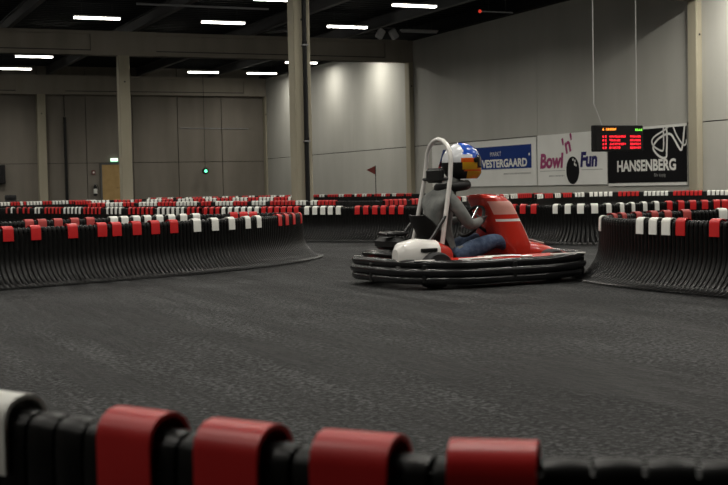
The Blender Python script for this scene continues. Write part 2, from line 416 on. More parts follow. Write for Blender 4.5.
b = MB(); b.lathe([(.075,-.106),(.06,-.13),(.02,-.145)], (0,0,0), M['green'], 16, 'Y'); b.build('green_lens', e, True)
b = MB(); b.tube([(0,0,.18),(0,0,5.3)], .010, M['dark'], 6); b.build('suspension_cable', e)
pipe('downpipe', [(12.0,YW-.10,0),(12.0,YW-.10,4.55)], .075, M['dark'], 'thick black downpipe on the back wall between two columns', 'pipe')
pipe('cable', [(12.0,YW-.06,4.6),(12.0,YW-.06,5.7)], .018, M['dark'], 'thin dark cable running up from the black downpipe', 'cable')
pipe('wall_rail', [(17.9,YW-.05,4.02),(21.6,YW-.05,3.98)], .018, M['conduit'], 'thin pale rail across the far panels of the back wall', 'rail')
e = empty('wall_cabinet', (8.72, YW-.16, 1.3)); tag(e, 'black box mounted on the back wall at the left edge', 'cabinet')
b = MB(); b.box((0,0,.46), (.62,.3,.92), M['dark'], bev=.02); b.build('cabinet_body', e)
b = MB(); b.box((0,-.155,.46), (.54,.01,.84), M['shiny']); b.build('cabinet_door', e)
# pennant
e = empty('pennant_flag', (18.64, 40.95, 0)); tag(e, 'dark red triangular pennant on a thin pole before the right wall', 'flag')
b = MB(); b.tube([(0,0,0),(0,0,1.55)], .014, M['dark'], 6); b.build('pole', e)
b = MB(); b.add([(0,0,1.54),(0,0,1.22),(-.33,.05,1.40),(0,.008,1.54),(0,.008,1.22),(-.33,.058,1.40)], [(0,1,2),(5,4,3),(0,3,4,1),(1,4,5,2),(2,5,3,0)], M['flag']); b.build('cloth', e)
# small stack of tyres behind the left barriers
for k, nm in enumerate(('bottom one', 'second from the floor', 'third from the floor', 'topmost')):
    b = MB(); r0 = .22
    b.lathe([(.11,0),(r0-.02,.0),(r0,.04),(r0,.15),(r0-.02,.19),(.11,.19),(.11,0.0)], (0,0,0), M['rubber'], 24)
    o = b.build('tyre', None, True); o.location = (7.2, 49.3, .002 + k*.191)
    tag(o, 'black tyre of the stack at far left behind the barriers, ' + nm, 'tyre', 'tyre stack at far left')

# ------------------------------------------------------------------ banners on the right wall
def wallframe(y0, z0):        # u runs to the right as seen from the hall (towards smaller Y)
    return lambda u, v, w: (XW - .02 - w, y0 - u, z0 + v)
def text_mesh(s, size, mat_, u, v, fr, w, parent, name, shear=0.0, bold=0.0, xs=1.0, rot=0.0, align='LEFT'):
    cu = bpy.data.curves.new(name, 'FONT'); cu.body = s; cu.size = size; cu.shear = shear; cu.offset = bold; cu.align_x = align; cu.resolution_u = 3
    t = bpy.data.objects.new(name + '_tmp', cu); C.objects.link(t)
    dg = bpy.context.evaluated_depsgraph_get(); dg.update()
    me = bpy.data.meshes.new_from_object(t.evaluated_get(dg))
    bpy.data.objects.remove(t)
    vs = []
    ca, sa = math.cos(rot), math.sin(rot)
    for q in me.vertices:
        x, y = q.co.x*xs, q.co.y; x, y = x*ca - y*sa, x*sa + y*ca
        vs.append(fr(u + x, v + y, w))
    b = MB(); b.add(vs, [tuple(p.vertices) for p in me.polygons], mat_)
    bpy.data.meshes.remove(me)
    return relparent(b.build(name), parent)
def panel(fr, u0, u1, v0, v1, w0, w1, m, name, parent):
    b = MB(); b.prism([(u0,v0),(u1,v0),(u1,v1),(u0,v1)], w0, w1, m, fr); return relparent(b.build(name), parent)
def bars(fr, rows, m, w, name, parent):
    b = MB()
    for (u0, u1, v, h) in rows:
        u = u0
        while u < u1:
            l = random.uniform(.03,.07); b.prism([(u,v),(min(u+l,u1),v),(min(u+l,u1),v+h),(u,v+h)], w-.001, w, m, fr); u += l + random.uniform(.02,.045)
    return relparent(b.build(name), parent)

# banner 1: white, blue block
e = empty('wall_banner', (XW-.02, 40.1, .73)); tag(e, 'white banner with a blue block reading VESTERGAARD, left of the three', 'banner', 'sponsor banners on the right wall')
fr = wallframe(44.0, .73)
panel(fr, 0, 7.66, 0, 1.62, .0, .02, M['bwhite'], 'banner_sheet', e)
panel(fr, 3.0, 7.35, .60, 1.40, .02, .026, M['bblue'], 'blue_block', e)
text_mesh('VESTERGAARD', .38, M['bwhite'], 3.98, .67, fr, .030, e, 'sponsor_name', bold=.014, xs=1.22)
text_mesh('MARKT', .22, M['bwhite'], 4.55, 1.06, fr, .030, e, 'small_name', xs=1.1)
b = MB(); b.prism([(7.18,1.02),(7.25,1.02),(7.25,1.10),(7.18,1.10)], .026, .029, M['bwhite'], fr); relparent(b.build('square_mark'), e)
bars(fr, [(5.5,7.3,.40,.05)], M['pgrey'], .023, 'small_print', e)
b = MB(); b.prism([(.55,.78),(.85,.78),(1.02,1.30),(1.12,.78),(1.40,.78),(1.40,1.42),(.95,1.42)], .02, .026, M['bblue'], fr)
b.prism([(1.02,.9),(1.3,.9),(1.3,1.1),(1.08,1.1)], .026, .028, M['bwhite'], fr); relparent(b.build('blue_emblem'), e)
b = MB(); arc = []
for i in range(13):
    a = PI*.55 + PI*1.05*i/12; arc.append((1.0+.50*math.cos(a), .62+.42*math.sin(a)))
arc2 = [(1.0+(x-1.0)*.62, .62+(y-.62)*.62) for x, y in reversed(arc)]
b.prism(arc+arc2, .02, .026, M['pred'], fr); relparent(b.build('red_crescent'), e)

# banner 2: Bowl'n'Fun
e = empty('wall_banner', (XW-.02, 34.3, .73)); tag(e, 'white banner reading Bowl n Fun with a black bowling ball, middle of the three', 'banner', 'sponsor banners on the right wall')
fr = wallframe(36.26, .73); 
panel(fr, 0, 3.98, 0, 1.66, .0, .02, M['bwhite'], 'banner_sheet', e)
text_mesh('Bowl', .64, M['magenta'], .14, .58, fr, .026, e, 'word_bowl', shear=.12, bold=.028, xs=1.06)
text_mesh("'n'", .72, M['magenta'], 1.58, .96, fr, .026, e, 'word_n', shear=.05, bold=.022, rot=.30)
text_mesh('Fun', .62, M['navy'], 2.52, .58, fr, .026, e, 'word_fun', shear=.12, bold=.028, xs=1.03)
b = MB(); bx, by = 2.10, .46; circ = [(bx+.37*math.cos(2*PI*i/28), by+.44*math.sin(2*PI*i/28)) for i in range(28)]
circ = [(u, max(v, .02)) for u, v in circ]; b.prism(circ, .02, .028, M['bdark'], fr); o = relparent(b.build('bowling_ball'), e)
b = MB()
for (u, v, r) in ((2.13,.80,.035),(2.24,.76,.035),(2.22,.66,.04),(2.30,.62,.03)):
    b.prism([(u+r*math.cos(2*PI*i/10), v+r*1.3*math.sin(2*PI*i/10)) for i in range(10)], .028, .030, M['bwhite'], fr)
relparent(b.build('ball_glint'), e)
b = MB(); b.prism([(.16,.46),(1.66,.46),(1.66,.475),(.16,.475)], .02, .024, M['pgrey'], fr); b.prism([(2.6,.46),(3.75,.46),(3.75,.475),(2.6,.475)], .02, .024, M['pgrey'], fr); relparent(b.build('underline'), e)
bars(fr, [(.7,1.6,.28,.04)], M['pgrey'], .023, 'small_print', e)

# banner 3: HANSENBERG
e = empty('wall_banner', (XW-.02, 30.3, .73)); tag(e, 'black banner reading HANSENBERG with a looping white line emblem', 'banner', 'sponsor banners on the right wall')
fr = wallframe(32.22, .73); WD = 3.76
panel(fr, 0, WD, -.06, 1.66, .0, .018, M['bwhite'], 'banner_backing', e)
panel(fr, 0, WD, 0.03, 1.58, .018, .026, M['bdark'], 'black_sheet', e)
text_mesh('HANSENBERG', .44, M['bwhite'], .46, .38, fr, .031, e, 'sponsor_name', bold=.016, xs=1.02)
text_mesh('Bliv dygtig', .13, M['pgrey'], 2.28, .20, fr, .031, e, 'small_print', xs=1.0)
def P3(px, py):   # emblem traced in banner units, from the 485 px close view of the emblem
    return (2.12 + px*(1.62/400.0), 1.66 - (py-72)*(1.56/545.0))
def stroke(pts, wd, name):
    # smooth closed/open ribbon with real thickness
    q = []
    for i in range(len(pts)-1):
        p_0 = Vector(pts[max(i-1,0)]); p_1 = Vector(pts[i]); p_2 = Vector(pts[i+1]); p_3 = Vector(pts[min(i+2,len(pts)-1)])
        for k in range(6):
            t = k/6; q.append(.5*((2*p_1)+(-p_0+p_2)*t+(2*p_0-5*p_1+4*p_2-p_3)*t*t+(-p_0+3*p_1-3*p_2+p_3)*t**3))
    q.append(Vector(pts[-1])); b = MB(); A = []; B = []
    for i, p in enumerate(q):
        d = (q[min(i+1,len(q)-1)]-q[max(i-1,0)]).normalized(); nn = Vector((-d.y, d.x))*wd/2; A.append(p+nn); B.append(p-nn)
    for i in range(len(q)-1):
        b.prism([(A[i].x,min(A[i].y,1.58)),(A[i+1].x,min(A[i+1].y,1.58)),(B[i+1].x,min(B[i+1].y,1.58)),(B[i].x,min(B[i].y,1.58))], .0265, .031, M['bwhite'], fr)
    relparent(b.build(name), e)
stroke([P3(*p) for p in [(185,95),(190,200),(185,330),(180,390),(140,400),(80,365),(35,310),(40,265),(90,210),(170,170),(230,170),(270,220),(335,325),(360,290),(385,90)]], .065, 'emblem_line')
stroke([P3(*p) for p in [(205,95),(150,130),(60,175),(20,215),(25,260),(60,295),(135,330),(150,290),(152,200),(150,100)]], .05, 'emblem_line')
stroke([P3(*p) for p in [(258,90),(290,170),(340,250),(375,285),(398,270),(404,230)]], .05, 'emblem_line')

# lap time board hanging on two cables
BY = 22.0; bx0, bx1 = 14.955, 16.185; bz0, bz1 = 1.43, 1.975
e = empty('lap_time_board', ((bx0+bx1)/2, BY, bz0)); tag(e, 'black hanging lap time display with rows of red digits', 'display board')
b = MB(); b.box(((bx0+bx1)/2, BY, (bz0+bz1)/2), (bx1-bx0, .12, bz1-bz0), M['dark'], bev=.012); relparent(b.build('display_case'), e)
b = MB(); b.box(((bx0+bx1)/2+.01, BY-.0605, (bz0+bz1)/2), (bx1-bx0-.06, .004, bz1-bz0-.06), M['shiny']); relparent(b.build('display_glass'), e)
def led(rowz, segs, m, name, h=.046):
    for (a, c) in segs:
        b = MB(); x = a
        while x < c - .02:
            for i in range(3):          # one dot-matrix glyph, 3 x 5 dots
                for j in range(5):
                    if random.random() < .74: b.box((x+i*.0125, BY-.065, rowz+(j-2)*h/5), (.0105,.006,h/5*.8), m)
            x += .046
        relparent(b.build(name), e)
W = bx1-bx0
led(bz1-.085, [(bx0+.17*W,bx0+.19*W),(bx0+.24*W,bx0+.46*W)], M['ledo'], 'orange_heading')
led(bz1-.095, [(bx0+.84*W,bx0+.97*W)], M['ledg'], 'green_clock')
for k in range(4):
    z = bz1 - .235 - k*.078
    led(z, [(bx0+.17*W,bx0+.20*W),(bx0+.22*W,bx0+.26*W),(bx0+.31*W,bx0+(.63 if k % 2 == 0 else .52)*W),(bx0+.73*W,bx0+.97*W)], M['ledr'], 'red_digit_row')
for x_, dx in ((bx0+.04, .0), (bx1-.12, .0)):
    b = MB()
    pts = [(x_+.20 if dx == 0 and x_ < 15.3 else x_, BY, bz1-.005), (x_, BY, bz1+.45), (x_, BY, 5.3), (x_, BY, ZR-.02)]
    b.tube(pts, .011, M['cable'], 6); relparent(b.build('suspension_cable'), e)

# ------------------------------------------------------------------ track barriers
def spline(pts, step):
    P = [Vector((p[0], p[1], 0)) for p in pts]; out = []
    for i in range(len(P)-1):
        a = P[max(i-1,0)]; b_ = P[i]; c = P[i+1]; d = P[min(i+2,len(P)-1)]
        for k in range(24):
            t = k/24; out.append(.5*((2*b_)+(-a+c)*t+(2*a-5*b_+4*c-d)*t*t+(-a+3*b_-3*c+d)*t**3))
    out.append(P[-1])
    res = []; acc = 0.0; target = 0.0
    for i in range(len(out)-1):
        d = (out[i+1]-out[i]).length
        while target <= acc + d and d > 0:
            res.append(out[i].lerp(out[i+1], (target-acc)/d)); target += step
        acc += d
    return res
def frames(pts, side):
    fr = []
    for i, p in enumerate(pts):
        t = (pts[min(i+1,len(pts)-1)] - pts[max(i-1,0)]).normalized()
        fr.append((p, t, Vector((t.y, -t.x, 0))*side))
    return fr
HT = .505
def prof_full(r=.027):
    P = [(-r-.004,.02),(-r,.20),(-r,HT-r-.02)]
    for i in range(1,8): a = PI - PI*i/8; P.append((r*math.cos(a), HT-r+r*math.sin(a)))
    P += [(r,HT-r-.02),(r,.40),(r,.31),(.031,.26),(.042,.205),(.064,.15),(.10,.098),(.142,.055),(.185,.028),(.235,.012),(.265,.008)]
    return P
def prof_low(r=.027):
    return [(-r,.02),(-r,HT-r),(-r*.6,HT-.004),(r*.6,HT-.004),(r,HT-r),(r,.28),(.05,.18),(.12,.08),(.29,.01)]
def strip(b, fr, prof, wd, m, nc, bulge=.005):
    p, t, nrm = fr; rows = []
    K = len(prof)
    for i, (o, z) in enumerate(prof):
        a = Vector(prof[max(i-1,0)]); c = Vector(prof[min(i+1,K-1)]); d = (c-a).normalized(); q = Vector((-d.y, d.x))
        row = []
        for k in range(nc):
            s = k/(nc-1)*2-1 if nc > 1 else 0
            bg = bulge*(1-s*s)
            row.append(p + t*(s*wd/2) + nrm*(o + q.x*bg) + Vector((0,0,z + q.y*bg)))
        rows.append(row)
    vs = [v for r in rows for v in r]; fs = []
    for i in range(K-1):
        for k in range(nc-1): fs.append((i*nc+k, i*nc+k+1, (i+1)*nc+k+1, (i+1)*nc+k))
    b.add(vs, fs, m)
def cap_mesh(fr, wd, m, drop=.092, r=.037, th=.006, hi=True):
    p, t, nrm = fr; HC = HT + .022
    outer = [(-r, HC-r-drop*.75)]; n = 8 if hi else 4
    for i in range(n+1): a = PI - PI*i/n; outer.append((r*math.cos(a)*1.0, HC-r*.9+r*.9*math.sin(a)))
    outer.append((r+.002, HC-r-drop))
    inner = [(o*(r-th)/r, (z-(HC-r))*(1 if z < HC-r else (r-th)/r)+(HC-r)) for o, z in outer]
    b = MB(); K = len(outer); vs = []
    for s in (-1, 1):
        for (o, z) in outer: vs.append(p + t*(s*wd/2) + nrm*o + Vector((0,0,z)))
        for (o, z) in inner: vs.append(p + t*(s*wd/2) + nrm*o + Vector((0,0,z)))
    fs = []
    A, I, B, J = 0, K, 2*K, 3*K
    for i in range(K-1):
        fs += [(A+i,A+i+1,B+i+1,B+i),(I+i+1,I+i,J+i,J+i+1),(A+i+1,A+i,I+i,I+i+1),(B+i,B+i+1,J+i+1,J+i)]
    fs += [(A,B,J,I),(A+K-1,I+K-1,J+K-1,B+K-1)]
    b.add(vs, fs, m); return b
def barrier(pts, label, side=1, detail=2, caps=(), wd=.035, step=.048, capw=.098, bulge=.007):
    P = spline(pts, step); F = frames(P, side)
    root = P[len(P)//2]; e = empty('track_barrier', (root.x, root.y, 0)); tag(e, label, 'barrier', 'red and white capped track barriers')
    pr = prof_full() if detail >= 2 else prof_low(); nc = 4 if detail >= 2 else (3 if detail == 1 else 2)
    b = MB()
    for f in F: strip(b, f, pr, wd if detail else wd, M['black'], nc, bulge)
    o = b.build('strip_skirt', None, True, origin=(root.x, root.y, 0)); relparent(o, e)
    # inner board that the strips hang on, and the top rail
    b = MB(); ring = []
    for (p, t, nr) in F[::2]: ring.append([p+nr*.012+Vector((0,0,.03)), p+nr*.012+Vector((0,0,HT-.05)), p-nr*.012+Vector((0,0,HT-.05)), p-nr*.012+Vector((0,0,.03))])
    b.loft(ring, M['blackin']); relparent(b.build('inner_board', None, False, origin=(root.x, root.y, 0)), e)
    b = MB(); b.tube([f[0]+Vector((0,0,HT-.030)) for f in F[::2]], .020, M['black'], 8); relparent(b.build('top_rail', None, True, origin=(root.x, root.y, 0)), e)
    cs = list(caps(P, F)) if callable(caps) else list(caps)
    for (s, c) in cs:       # s = distance index in units of strips
        i = int(s); i = max(0, min(len(F)-2, i)); fr_ = s - i
        p = F[i][0].lerp(F[i+1][0], fr_); t = F[i][1].lerp(F[i+1][1], fr_).normalized(); nr = F[i][2].lerp(F[i+1][2], fr_).normalized()
        cb = cap_mesh((p, t, nr), capw, {'w': M['white'], 'r': M['red'], 'd': M['dullred']}[c], hi=detail >= 1)
        o = cb.build('barrier_cap', None, detail >= 1, origin=(p.x, p.y, HT)); relparent(o, e)
        o['label'] = 'white cap' if c == 'w' else ('dull red cap' if c == 'd' else 'red cap')
    return e, F

# camera (built early: used only to read where listed caps fall along a barrier)
f_px = 1263.0; pitch, roll, yaw = .0440, .0204, .4169
F0 = Vector((math.sin(yaw), math.cos(yaw), 0)); R0 = Vector((math.cos(yaw), -math.sin(yaw), 0)); U0 = Vector((0,0,1))
Fw = F0*math.cos(pitch) - U0*math.sin(pitch); Uw = U0*math.cos(pitch) + F0*math.sin(pitch)
Rr = R0*math.cos(roll) - Uw*math.sin(roll); Ur = Uw*math.cos(roll) + R0*math.sin(roll)
def bearing(p): d = Vector((p[0], p[1], .53-.8)); return 364 + f_px*d.dot(Rr)/d.dot(Fw)
def caps_at(xs, lo=0.0, hi=1.0):
    """caps given by the direction in which they stand; xs = [(x, colour)], searched in a stretch of the path"""
    def fn(P, F):
        n = len(P); a, b_ = int(lo*(n-1)), int(hi*(n-1)); bs = [bearing(P[i]) for i in range(n)]; out = []
        for x, c in xs:
            best = None
            for i in range(a, b_):
                if (bs[i]-x)*(bs[i+1]-x) <= 0 and bs[i] != bs[i+1]:
                    best = i + (x-bs[i])/(bs[i+1]-bs[i]); break
            if best is not None: out.append((best, c))
        return out
    return fn
def both(*fs): return lambda P, F: [c for f in fs for c in f(P, F)]
def pattern(runs, start=1.0, pitch=3.0):
    """runs = 'wwwww rrrr ..' letters; a space or dot leaves a bare place"""
    out = []
    for k, ch in enumerate(runs):
        if ch in 'wrd': out.append((start + k*pitch, ch))
    return lambda P, F: [(s, c) for s, c in out if s < len(F)-1]

A_PTS = [(.2,10.75),(1.38,11.02),(2.05,11.28),(2.75,11.55),(3.4,11.85),(4.02,12.24),(4.5,12.68),(4.93,13.17),(5.24,13.66),(5.37,14.15),(5.25,14.55),(4.85,14.72),(4.1,14.55),(3.2,14.15),(2.4,13.9),(1.5,13.65),(.4,13.4)]
barrier(A_PTS, 'long rounded barrier at the left with spaced red and white caps', 1, 2,
  both(caps_at([(6,'r'),(33.5,'r'),(70.5,'r'),(100,'r'),(114.5,'r'),(134.5,'r'),(153,'r'),(171.5,'r'),(194.5,'w'),(212.5,'w'),(229,'w'),(245,'w'),(256,'w'),(277,'r'),(284,'r'),(291,'r'),(298,'r')], 0, .58),
       caps_at([(298,'r'),(288,'r'),(277,'r'),(265,'r'),(253,'r'),(243,'r'),(233,'r'),(195,'w'),(182,'w'),(170,'w'),(158,'w'),(146,'w'),(135,'w'),(123,'w'),(112.5,'w'),(89,'d'),(73.5,'d'),(57,'d'),(41,'d'),(28,'d')], .60, 1)))
D_PTS = [(6.05,5.6),(5.93,6.6),(5.88,7.2),(5.86,7.75),(5.90,8.25),(6.0,8.65),(6.22,9.0),(6.6,9.32),(7.05,9.55),(7.6,9.68),(8.3,9.68),(9.2,9.55)]
barrier(D_PTS, 'curved barrier at the right edge with flared black strips and red and white caps', -1, 2,
  both(caps_at([(718,'r'),(684,'r'),(669.5,'w'),(656.5,'w'),(643.5,'w'),(604,'w')], 0, .52),
       caps_at([(612,'d'),(621,'d'),(636,'d'),(652,'d'),(665.5,'d'),(684.5,'d'),(721,'w')], .50, 1)))
C_PTS = [(5.98,19.9),(6.4,18.9),(6.85,18.0),(7.2,17.4),(7.6,16.7),(8.0,16.05),(8.4,15.4),(8.75,14.8),(8.98,14.3),(9.1,13.9),(9.35,13.68),(9.75,13.75),(10.3,14.0),(10.95,14.1),(11.8,13.85),(13.0,13.3)]
barrier(C_PTS, 'long barrier crossing behind the kart with groups of white and red caps', 1, 2,
  both(caps_at([(x,'r') for x in (207,213,219)] + [(x,'w') for x in (225,231.5,238,244.5,251,258)] + [(x,'r') for x in (265,271.5,278,284.5,291,297.5)] + [(308,'w'),(316,'w'),(324,'w'),(331.5,'w'),(339.5,'w'),(358.5,'r'),(367,'r'),(376,'r'),(384.5,'r'),(393,'r'),(402,'r'),(427,'w'),(440,'w'),(505,'r'),(514,'r'),(524,'r'),(535,'r'),(557,'w'),(569,'w'),(581,'w'),(594,'w'),(607,'w')], 0, .72),
       caps_at([(620,'w'),(631,'w'),(643,'w'),(655,'w'),(668,'r'),(680,'r'),(692,'r'),(704,'r'),(716,'r'),(724,'r')], .62, 1)), capw=.088)
CL_PTS = [(5.95,20.05),(5.9,20.3),(5.65,21.1),(5.4,22.0),(5.15,22.9),(4.85,24.1),(4.5,25.4),(4.1,26.8),(3.7,28.2),(3.45,29.2)]
def run(a, b, st, c): return [(a + i*st, c) for i in range(int((b-a)/st)+1)]
barrier(CL_PTS, 'long barrier behind the left one with closely spaced red and white caps', -1, 1,
  caps_at([(8,'d'),(13,'w'),(19,'d'),(25,'r'),(30,'r')] + run(37,43,3.4,'w') + run(47,62,3.6,'r') + run(66,82,3.8,'w') + run(86,102,3.8,'r') + run(109,125,4.2,'w') + run(131,156,4.4,'r') + run(160,186,4.8,'w') + run(190,201,4.8,'r')), capw=.075)
FG_PTS = [(-0.105,2.507),(0.065,2.137),(0.179,1.922),(0.255,1.779),(0.323,1.662),(0.385,1.552),(0.468,1.412),(0.563,1.282),(0.670,1.169),(0.769,1.120),(0.876,1.045),(0.961,0.963),(1.004,0.868)]
barrier(FG_PTS, 'dark foreground barrier along the bottom edge with blurred red caps', -1, 2,
  caps_at([(4,'w'),(143,'r'),(243,'r'),(361,'r'),(494,'r')]), capw=.094, wd=.049, step=.056, bulge=.0025)
E_L = [(5.0,44.6),(6.2,45.2),(7.3,45.8),(8.5,46.4),(10.3,46.9),(12.2,47.2)]
barrier(E_L, 'far barrier at the left edge running towards the back wall, mostly white caps', 1, 1, pattern('wrwwwwwwrwwwwrrrwrwwwwwrrrwwwwwrrrrrwww', 1, 2.9))
E_M = [(8.3,42.6),(9.2,43.2),(10.4,43.0),(11.8,42.2),(13.0,41.4),(14.2,40.4),(15.2,39.2)]
barrier(E_M, 'far barrier behind the pale left column with groups of red and white caps', 1, 1, pattern('rrrrrrwwwww.rrrrwrr.wwwwrrr.wwwwrrrwwwrrrrwwwwrrrwwwwrrrrww', 1, 2.9))
E_N = [(6.9,33.5),(7.7,32.6),(8.5,31.2),(9.1,29.8),(9.7,28.2),(10.2,26.6),(10.6,25.0),(10.95,23.7)]
barrier(E_N, 'barrier in front of the near column with tightly packed red and white caps', -1, 1, pattern('rrrrwwwwrrr.wwwwwrrrrrwwwwww.rrr.wwwwwrrrr.wwww.rrrrrrrwww.wwrrrrr', 1, 2.9))
E_B = [(13.2,52.0),(14.6,50.6),(16.0,50.4),(17.4,50.0),(18.6,48.6),(19.8,46.8),(20.6,44.8),(20.9,43.0),(21.0,41.0),(20.6,39.5)]
barrier(E_B, 'farthest barrier by the corner of the hall, below the hanging green lamp', -1, 1, pattern('wrrwwrrww.rr.wwrrrwwwrr.wwrrw.rrww.rrrrww.wwrrwrrww.rwrrww.rrrrwwrrr.wrrwwrr.rrrwwrr.wwrrrr.rrr', 1, 2.9))
E_R1 = [(11.2,24.2),(12.3,24.7),(13.6,25.9),(15.3,27.7),(17.2,29.6),(18.9,30.9),(20.2,31.5),(21.2,31.2),(21.6,30.3),(21.65,29.3)]
barrier(E_R1, 'barrier passing behind the driver helmet towards the banners on the right wall', 1, 1, pattern('rrrrr.rrrrrww.rrr.wwww.rrrrrr.www.rrrr.ww.rrrr..rrrwwwww.rrwww.wwwwrrrrrrr.rrrr', 1, 2.9))
E_R2 = [(17.4,28.2),(18.6,29.2),(19.9,29.9),(20.8,29.5),(21.3,28.2),(21.7,26.6),(22.0,25.2)]
barrier(E_R2, 'barrier below the sponsor banners with white and red caps in short groups', 1, 1, pattern('wwww.rrrrr.www.rrrr.www.wwwww.rrrrr.wwwwww.rrrrrrr.wwwww.ww.rrrr', 1, 2.9))

# ------------------------------------------------------------------ the kart
KX, KY, KR = 5.005, 9.22, .072
K = empty('racing_kart', (KX, KY, 0), KR); tag(K, 'red black and white racing kart with its driver on the track', 'go-kart')
def ell(cx, cy, ax, ay, pw, n=48):       # superellipse outline
    o = []
    for i in range(n):
        a = 2*PI*i/n; c, s = math.cos(a), math.sin(a)
        o.append((cx + ax*math.copysign(abs(c)**(2/pw), c), cy + ay*math.copysign(abs(s)**(2/pw), s)))
    return o
OUT = ell(.02, 0, .89, .65, 3.6, 64)
# three-rail wrap-around bumper
for k, (z, rr, grow) in enumerate(((.065,.034,0.0),(.125,.036,.012),(.188,.034,-.004))):
    b = MB(); pts = [(x*(1+grow), y*(1+grow), z + .03*max(0,abs(x-.0)-.35)) for x, y in OUT]
    b.tube(pts, rr, M['shiny'], 10, closed=True); o = b.build('bumper_rail', K, True)
b = MB()
for z0, z1, s in ((.045,.205,.965),):
    inn = [(x*s, y*s) for x, y in OUT]; inn2 = [(x*(s-.03), y*(s-.04)) for x, y in OUT]
    n_ = len(inn); vs = [(x,y,z0) for x,y in inn]+[(x,y,z1) for x,y in inn]+[(x,y,z1) for x,y in inn2]+[(x,y,z0) for x,y in inn2]; fs = []
    for i in range(n_):
        j = (i+1) % n_
        for r in range(4): q = (r+1) % 4; fs.append((r*n_+i, r*n_+j, q*n_+j, q*n_+i))
    b.add(vs, fs, M['dark'])
b.build('bumper_core', K, True)
for a in range(0, 64, 8):
    x, y = OUT[a]; b = MB(); b.box((x*1.012, y*1.012, .125), (.05,.05,.15), M['dark'], bev=.01); b.build('bumper_bracket', K)
# floor tray and chassis tubes
b = MB(); b.box((.25,0,.05), (1.05,.62,.01), M['dark']); b.build('floor_tray', K)
b = MB()
for s in (-1, 1):
    b.tube([(-.85,s*.30,.09),(-.3,s*.33,.07),(.3,s*.30,.06),(.8,s*.2,.08)], .016, M['frameblk'], 8)
b.tube([(-.6,-.5,.13),(-.6,.5,.13)], .018, M['chrome'], 8)
b.tube([(.0,-.33,.065),(.0,.33,.065)], .014, M['frameblk'], 8); b.tube([(.62,-.45,.11),(.62,.45,.11)], .014, M['frameblk'], 8)
b.build('chassis', K, True)
def wheel(x, y, r, w_, steer=0):
    b = MB(); b.lathe([(r*.55,-w_/2),(r*.9,-w_/2),(r,-w_*.34),(r,w_*.34),(r*.9,w_/2),(r*.55,w_/2),(r*.55,-w_/2)], (0,0,0), M['rubber'], 28, 'Y')
    o = b.build('tyre', K, True); o.location = (x, y, r+.001); o.rotation_euler = (0,0,steer)
    b = MB(); b.lathe([(.02,-w_*.40),(r*.56,-w_*.46),(r*.56,w_*.46),(.02,w_*.40)], (0,0,0), M['chrome'], 20, 'Y'); b.build('rim', o, True)
wheel(-.58,-.45,.142,.18); wheel(-.58,.45,.142,.18); wheel(.56,-.43,.130,.12,.12); wheel(.56,.43,.130,.12,.12)
# side pods
for s in (-1, 1):
    b = MB(); rings = []
    for x, h, w2 in ((-.40,.05,.08),(-.36,.085,.115),(-.1,.10,.13),(.25,.09,.12),(.38,.065,.10),(.42,.03,.06)):
        ring = [(x, s*.49 + w2*math.cos(a)*1.0, .13 + h*math.sin(a)) for a in [2*PI*i/14 for i in range(14)]]
        rings.append(ring)
    b.loft(rings, M['kred']); b.build('side_pod', K, True)
    b = MB(); b.box((.0, s*.49, .232), (.34,.12,.006), M['kwhite'], bev=.002); b.build('pod_sticker', K)
# red deck edge running round inside the bumper
b = MB(); inn = [(x*.95, y*.95) for x, y in OUT]; inn2 = [(x*.86, y*.80) for x, y in OUT]; n_ = len(inn)
vs = [(x,y,.20) for x,y in inn]+[(x,y,.235) for x,y in inn2]+[(x,y,.225) for x,y in inn2]+[(x,y,.19) for x,y in inn]; fs = []; 
for i in range(n_):
    j = (i+1) % n_
    for r in range(4): q = (r+1) % 4; fs.append((r*n_+i, r*n_+j, q*n_+j, q*n_+i))
b.add(vs, fs, M['kred']); b.build('deck_trim', K, True)
for (x, y, l, rz) in ((.62,-.565,.34,.0),(-.28,-.575,.30,0),(-.72,-.54,.16,-.35),(.2,-.577,.1,0)):
    b = MB(); b.box((x,y,.226), (l,.035,.012), M['kwhite'], rz=rz, rot=None, bev=.004); b.build('white_stripe', K)
# nose cone
b = MB(); rings = []
for x, hw, z0, z1 in ((.42,.24,.12,.34),(.52,.28,.10,.33),(.64,.31,.09,.30),(.75,.28,.09,.265),(.83,.20,.10,.22)):
    ring = []
    for i in range(16):
        a = 2*PI*i/16; c_, s_ = math.cos(a), math.sin(a)
        ring.append((x, hw*math.copysign(abs(c_)**.6, c_), (z0+z1)/2 + (z1-z0)/2*math.copysign(abs(s_)**.7, s_)))
    rings.append(ring)
b.loft(rings, M['kred']); nose = b.build('nose_cone', K, True)
b = MB(); b.box((.60,-.0,.318), (.18,.3,.008), M['kwhite'], rot=Matrix.Rotation(.24,3,'Y'), bev=.003); b.build('nose_sticker', K)
# tall front fairing in front of the steering wheel
b = MB(); FP = ((.15,.28,.56,.26),(.20,.26,.56,.27),(.30,.22,.54,.265),(.40,.20,.50,.245),(.55,.165,.43,.215),(.64,.12,.38,.205),(.69,.09,.33,.18),(.715,.09,.26,.12),(.722,.12,.21,.05))
def fair(z):
    for k in range(len(FP)-1):
        if z <= FP[k+1][0] + 1e-9:
            t = (z-FP[k][0])/(FP[k+1][0]-FP[k][0]); return [FP[k][q]+(FP[k+1][q]-FP[k][q])*t for q in range(1,4)]
    return FP[-1][1:]
zs = [.15,.18,.20,.24,.27,.30,.34,.37,.40,.44,.48,.492,.512,.53,.55,.58,.61,.64,.66,.675,.69,.703,.715,.722]; NF = 32; vs = []
for z in zs:
    x0, x1, hw = fair(z)
    for i in range(NF):
        a = 2*PI*i/NF; c_, s_ = math.cos(a), math.sin(a)
        vs.append(((x0+x1)/2 + (x1-x0)/2*math.copysign(abs(c_)**.75, c_), hw*math.copysign(abs(s_)**.6, s_), z))
